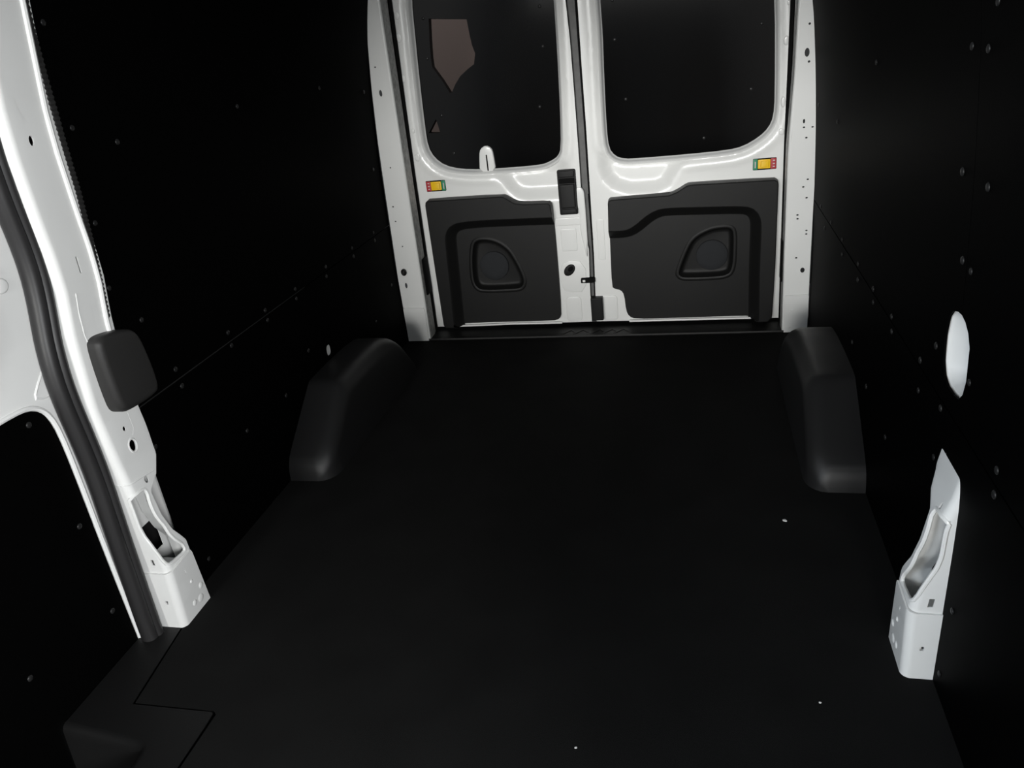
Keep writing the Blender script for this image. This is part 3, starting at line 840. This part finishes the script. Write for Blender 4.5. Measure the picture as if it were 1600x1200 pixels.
# ------------------------------------------------------------------ sliding door
d3 = empty('door_3', (-.93, .8, 0))
tag(d3, 'white sliding side door with a black lower liner panel', 'door', kind='structure')
hole = chaikin([(1.212, -.30), (1.213, -.05), (1.216, .25), (1.222, .49), (1.221, .58), (1.214, .62), (1.198, .648), (1.17, .664), (1.13, .669), (1.05, .669), (.3, .668), (.0, .66), (.0, -.30)], 1)
dome = lambda y, z: .03 * np.clip(1 - ((y - .93) / .27) ** 2 - ((z - .885) / .22) ** 2, 0, 1) ** 1.5


def d3map(y, z):
    x = .93 + .0 * y - (.868 - np.minimum(W(z), .868)) * 1.0
    return np.stack([-(x - dome(y, z)), y, z], 1)


a = sheet('inner_panel', [(-.1, -.34), (1.262, -.34), (1.265, .3), (1.275, .55), (1.285, .8), (1.315, .93), (1.30, 1.1), (1.29, 1.25), (1.285, 1.68), (-.1, 1.68)], [hole], d3map, WHITE, d3,
          us=list(np.arange(.55, 1.25, .03)), vs=list(np.arange(.6, 1.6, .03)), thick=.002, split=60); MI(a, d3)
a = sheet('liner_panel', inset(ccw(hole), -.012), [], lambda y, z: d3map(y, z) + np.array((-.006, 0, 0)), LINER, d3, thick=.003); MI(a, d3)
lp = a; lp['label'] = 'black lower liner panel of the sliding door'
for y, z in [(1.16, .63), (1.178, .36), (1.172, .12), (.93, .155), (.93, .40), (.8, .62)]:
    screw(lp, (-.9335, y, z), (1, 0, 0))
a = tube('panel_lip', [tuple(d3map(np.array([p[0]]), np.array([p[1]]))[0]) for p in ccw(hole)], .006, WHITE, d3, n=8, closed=True); MI(a, d3)
tri = chaikin([(1.255, .735), (1.267, .66), (1.195, .668), (1.20, .685)], 1)
a = tube('pressed_triangle', [tuple(d3map(np.array([p[0]]), np.array([p[1]]))[0]) for p in tri], .0034, WHITE, d3, n=6, closed=True); MI(a, d3)
for y, z in ((1.20, .94), (1.214, .915)):
    p = d3map(np.array([y]), np.array([z]))[0]
    a = slab('pressed_boss', ellipse(y, z, .018, .016, 16), float(p[0]) - .002, float(p[0]) + .006, WHITE, d3, r=.005, frame='wall'); MI(a, d3)

# rubber weatherstrip between sliding door and post
zs_ = [-.02, .03, .30, .45, .55, .65, .72, .78, .84, .90, .96, 1.03, 1.1, 1.2, 1.3, 1.45, 1.66]
ys_ = [1.214, 1.216, 1.228, 1.237, 1.236, 1.231, 1.234, 1.244, 1.258, 1.267, 1.270, 1.262, 1.255, 1.252, 1.25, 1.25, 1.25]
zz = np.linspace(-.01, 1.66, 70)
yy = np.interp(zz, zs_, ys_)
yy = np.convolve(np.pad(yy, 2, mode='edge'), np.ones(5) / 5, 'valid')
ws = tube('weatherstrip', [(-(.902 - (.868 - min(float(W(z)), .868))), float(y), float(z)) for y, z in zip(yy, zz)], .021, SEAL, None, n=14, flat=0.9)
tag(ws, 'thick black rubber seal running up between sliding door and white post', 'door seal')
a = tube('sealing_lip', [(-(.884 - (.868 - min(float(W(z)), .868))), float(y) + .014, float(z)) for y, z in zip(yy, zz)], .009, SEAL, ws, n=10, flat=1.2)

# ------------------------------------------------------------------ padded bumper on the left post
pad = ccw(chaikin([(1.30, .60), (1.312, .578), (1.345, .572), (1.425, .569), (1.442, .580), (1.446, .62), (1.438, .70), (1.430, .728), (1.412, .745), (1.34, .760), (1.312, .759), (1.30, .742)], 2))
pd = slab('bumper_pad', pad, -.872, -.828, PADM, None, r=.016, frame='wall', steps=6)
tag(pd, 'dark grey rounded plastic pad fixed on the white post by the sliding door', 'pad')


# ------------------------------------------------------------------ wheel arch covers
def arch(side, label):
    ys = np.r_[np.linspace(1.93, 1.96, 8), np.linspace(1.97, 2.14, 10), np.linspace(2.15, 2.27, 10), np.linspace(2.3, 2.56, 8), np.linspace(2.58, 2.68, 8), np.linspace(2.69, 2.845, 10)]
    kn_y = [1.93, 1.934, 1.942, 1.955, 1.975, 2.0, 2.14, 2.175, 2.19, 2.21, 2.35, 2.5, 2.58, 2.62, 2.66, 2.70, 2.83, 2.845]
    kn_h = [0.0, .03, .052, .072, .090, .108, .208, .233, .2395, .2415, .244, .240, .232, .222, .205, .178, .02, 0.0]
    rings = []
    for y in ys:
        H = float(np.interp(y, kn_y, kn_h))
        rc = .075
        t = max(0.0, (1.93 + rc - y) / rc); t2 = max(0.0, (y - (2.845 - rc)) / rc)
        xi = .722 + rc * (1 - math.sqrt(max(0, 1 - min(1, max(t, t2)) ** 2))) * .8
        r = min(.055, H * .75)
        dr = .012 * H / .24
        L = [(xi, 0)]
        for k in range(1, 4): L.append((xi + dr * k / 3, (H - r) * k / 3))
        for k in range(1, 8):
            an = math.pi / 2 * k / 7
            L.append((xi + dr + r * (1 - math.cos(an)), H - r + r * math.sin(an)))
        x_end = .8775
        for k in range(1, 5): L.append((xi + dr + r + (x_end - xi - dr - r) * k / 4, H))
        rings.append([(side * a_, float(y), b_) for a_, b_ in L])
    bm = bmesh.new(); loft(bm, rings, False, False, closed=False)
    o = from_bm('wheel_arch_cover', bm, ARCH, None, split=80)
    tag(o, label, 'wheel arch', 'wheel arch covers')
    return o


arch(-1, 'black plastic wheel arch cover on the sliding door side, below the small white slot')
arch(1, 'black plastic wheel arch cover against the wall opposite the sliding door')

# ------------------------------------------------------------------ specks on the floor
for x, y, s, t in ((.652, 1.79, .0055, 'tiny white scrap on the floor just before the wheel arch cover'),
                   (.19, 1.02, .0028, 'tiny pale crumb on the middle of the floor mat'),
                   (.655, 1.18, .0028, 'tiny pale crumb on the floor near the short white post')):
    P = [(x + s * math.cos(q) * rng.uniform(.7, 1.3), y + s * math.sin(q) * rng.uniform(.6, 1.1)) for q in np.linspace(0, 2 * math.pi, 8)[:-1]]
    o = slab('scrap', P, 0.0, .002, SCRAP, None, r=.0006, frame='floor')
    tag(o, t, 'scrap', 'specks on the floor')

# ------------------------------------------------------------------ outside, seen through the smoked panes
out_floor = sheet('ground_outside', [(-4, 3.5), (4, 3.5), (4, 7), (-4, 7)], [], lambda x, y: np.stack([x, y, 0 * x - .6], 1), OUTFLOOR, None, thick=0.0); out_floor.modifiers.clear()
tag(out_floor, 'grey showroom floor behind the van', 'ground', kind='structure')
wb = slab('wall_outside', [(-3.2, -.6), (2, -.6), (2, 2.2), (-3.2, 2.2)], 6.1, 6.0, BEIGE, None, r=.01)
tag(wb, 'beige wall seen dimly through the smoked rear window', 'wall', kind='structure')
pv = empty('van_mask', (0, 4.6, -.6))  # made-up dark screen that leaves only a patch of wall showing
tag(pv, 'made-up dark van shape masking the view through the smoked rear windows', 'van')
h1 = [(-1.020, 1.36), (-0.80, 1.335), (-0.792, 1.25), (-0.785, 1.20), (-0.772, 1.155), (-0.786, 1.10), (-0.826, 1.078), (-0.875, 1.045), (-0.91, 1.005), (-0.938, 0.962), (-0.950, .962), (-0.988, 1.034), (-1.035, 1.108), (-1.036, 1.16), (-1.030, 1.25)]  # openings shaped to give the bright patch in the window
h2 = [(-1.113, 0.75), (-1.056, 0.826), (-1.041, 0.744)]
a = sheet('mask_panel', [(-2.4, -.3), (2.4, -.3), (2.4, 1.5), (2.2, 1.95), (-2.2, 1.95), (-2.4, 1.4)], [h1, h2], lambda x, z: np.stack([x, 4.6 + .06 * ((z - .8) / 1.1) ** 2, z], 1),
          DARKPAINT, pv, vs=list(np.arange(-.2, 1.9, .2)), thick=.05); MI(a, pv)
for x in (-1.5, 1.5):
    bm = bmesh.new()
    loft(bm, [[(x + r_ * math.cos(2 * math.pi * k / 28), y, -.27 + r_ * math.sin(2 * math.pi * k / 28)) for k in range(28)] for r_, y in ((.2, 4.55), (.3, 4.54), (.33, 4.57), (.33, 4.75), (.3, 4.78))])
    a = from_bm('wheel', bm, SEAL, pv); MI(a, pv)

# ------------------------------------------------------------------ unseen cab seats, added to block low light on the posts
def seat(x, label):
    root = empty('light_block_seat', (x, -.75, -.25))
    tag(root, label, 'seat', 'light-blocking seats')
    F = lambda a, b, d: (x + a, d, b)
    for nm, prof, rr in (('backrest', [(-.62, .20, .23), (-.66, .10, .255), (-.72, .35, .25), (-.80, .70, .235), (-.82, .84, .19), (-.83, .87, .15)], 0),
                         ('headrest', [(-.80, .90, .11), (-.81, .93, .13), (-.83, 1.05, .13), (-.84, 1.09, .10)], 0)):
        rings = []
        for y, z, hw in prof:
            P = rrect(-hw, hw, -.06, .06, .045, 4)
            rings.append([(x + a, y + b, z) for a, b in P])
        bm = bmesh.new(); loft(bm, rings)
        a = from_bm(nm, bm, SEATM, root, split=60); MI(a, root)
    P = rrect(x - .25, x + .25, -1.22, -.60, .08)
    a = slab('seat_cushion', P, .02, .22, SEATM, root, r=.06, frame='floor', steps=5); MI(a, root)
    a = slab('seat_base', rrect(x - .2, x + .2, -1.1, -.66, .03), -.25, .02, SEATM, root, r=.01, frame='floor'); MI(a, root)
    for dx in (-.05, .05):
        a = tube('headrest_rod', [(x + dx, -.815, .84), (x + dx, -.815, .93)], .006, SCREWM, root, n=8, up=(1, 0, 0)); MI(a, root)


seat(-.48, 'unseen dark cab seat on the sliding door side, added to block low light')
seat(.48, 'unseen dark cab seat opposite the sliding door side, added to block low light')
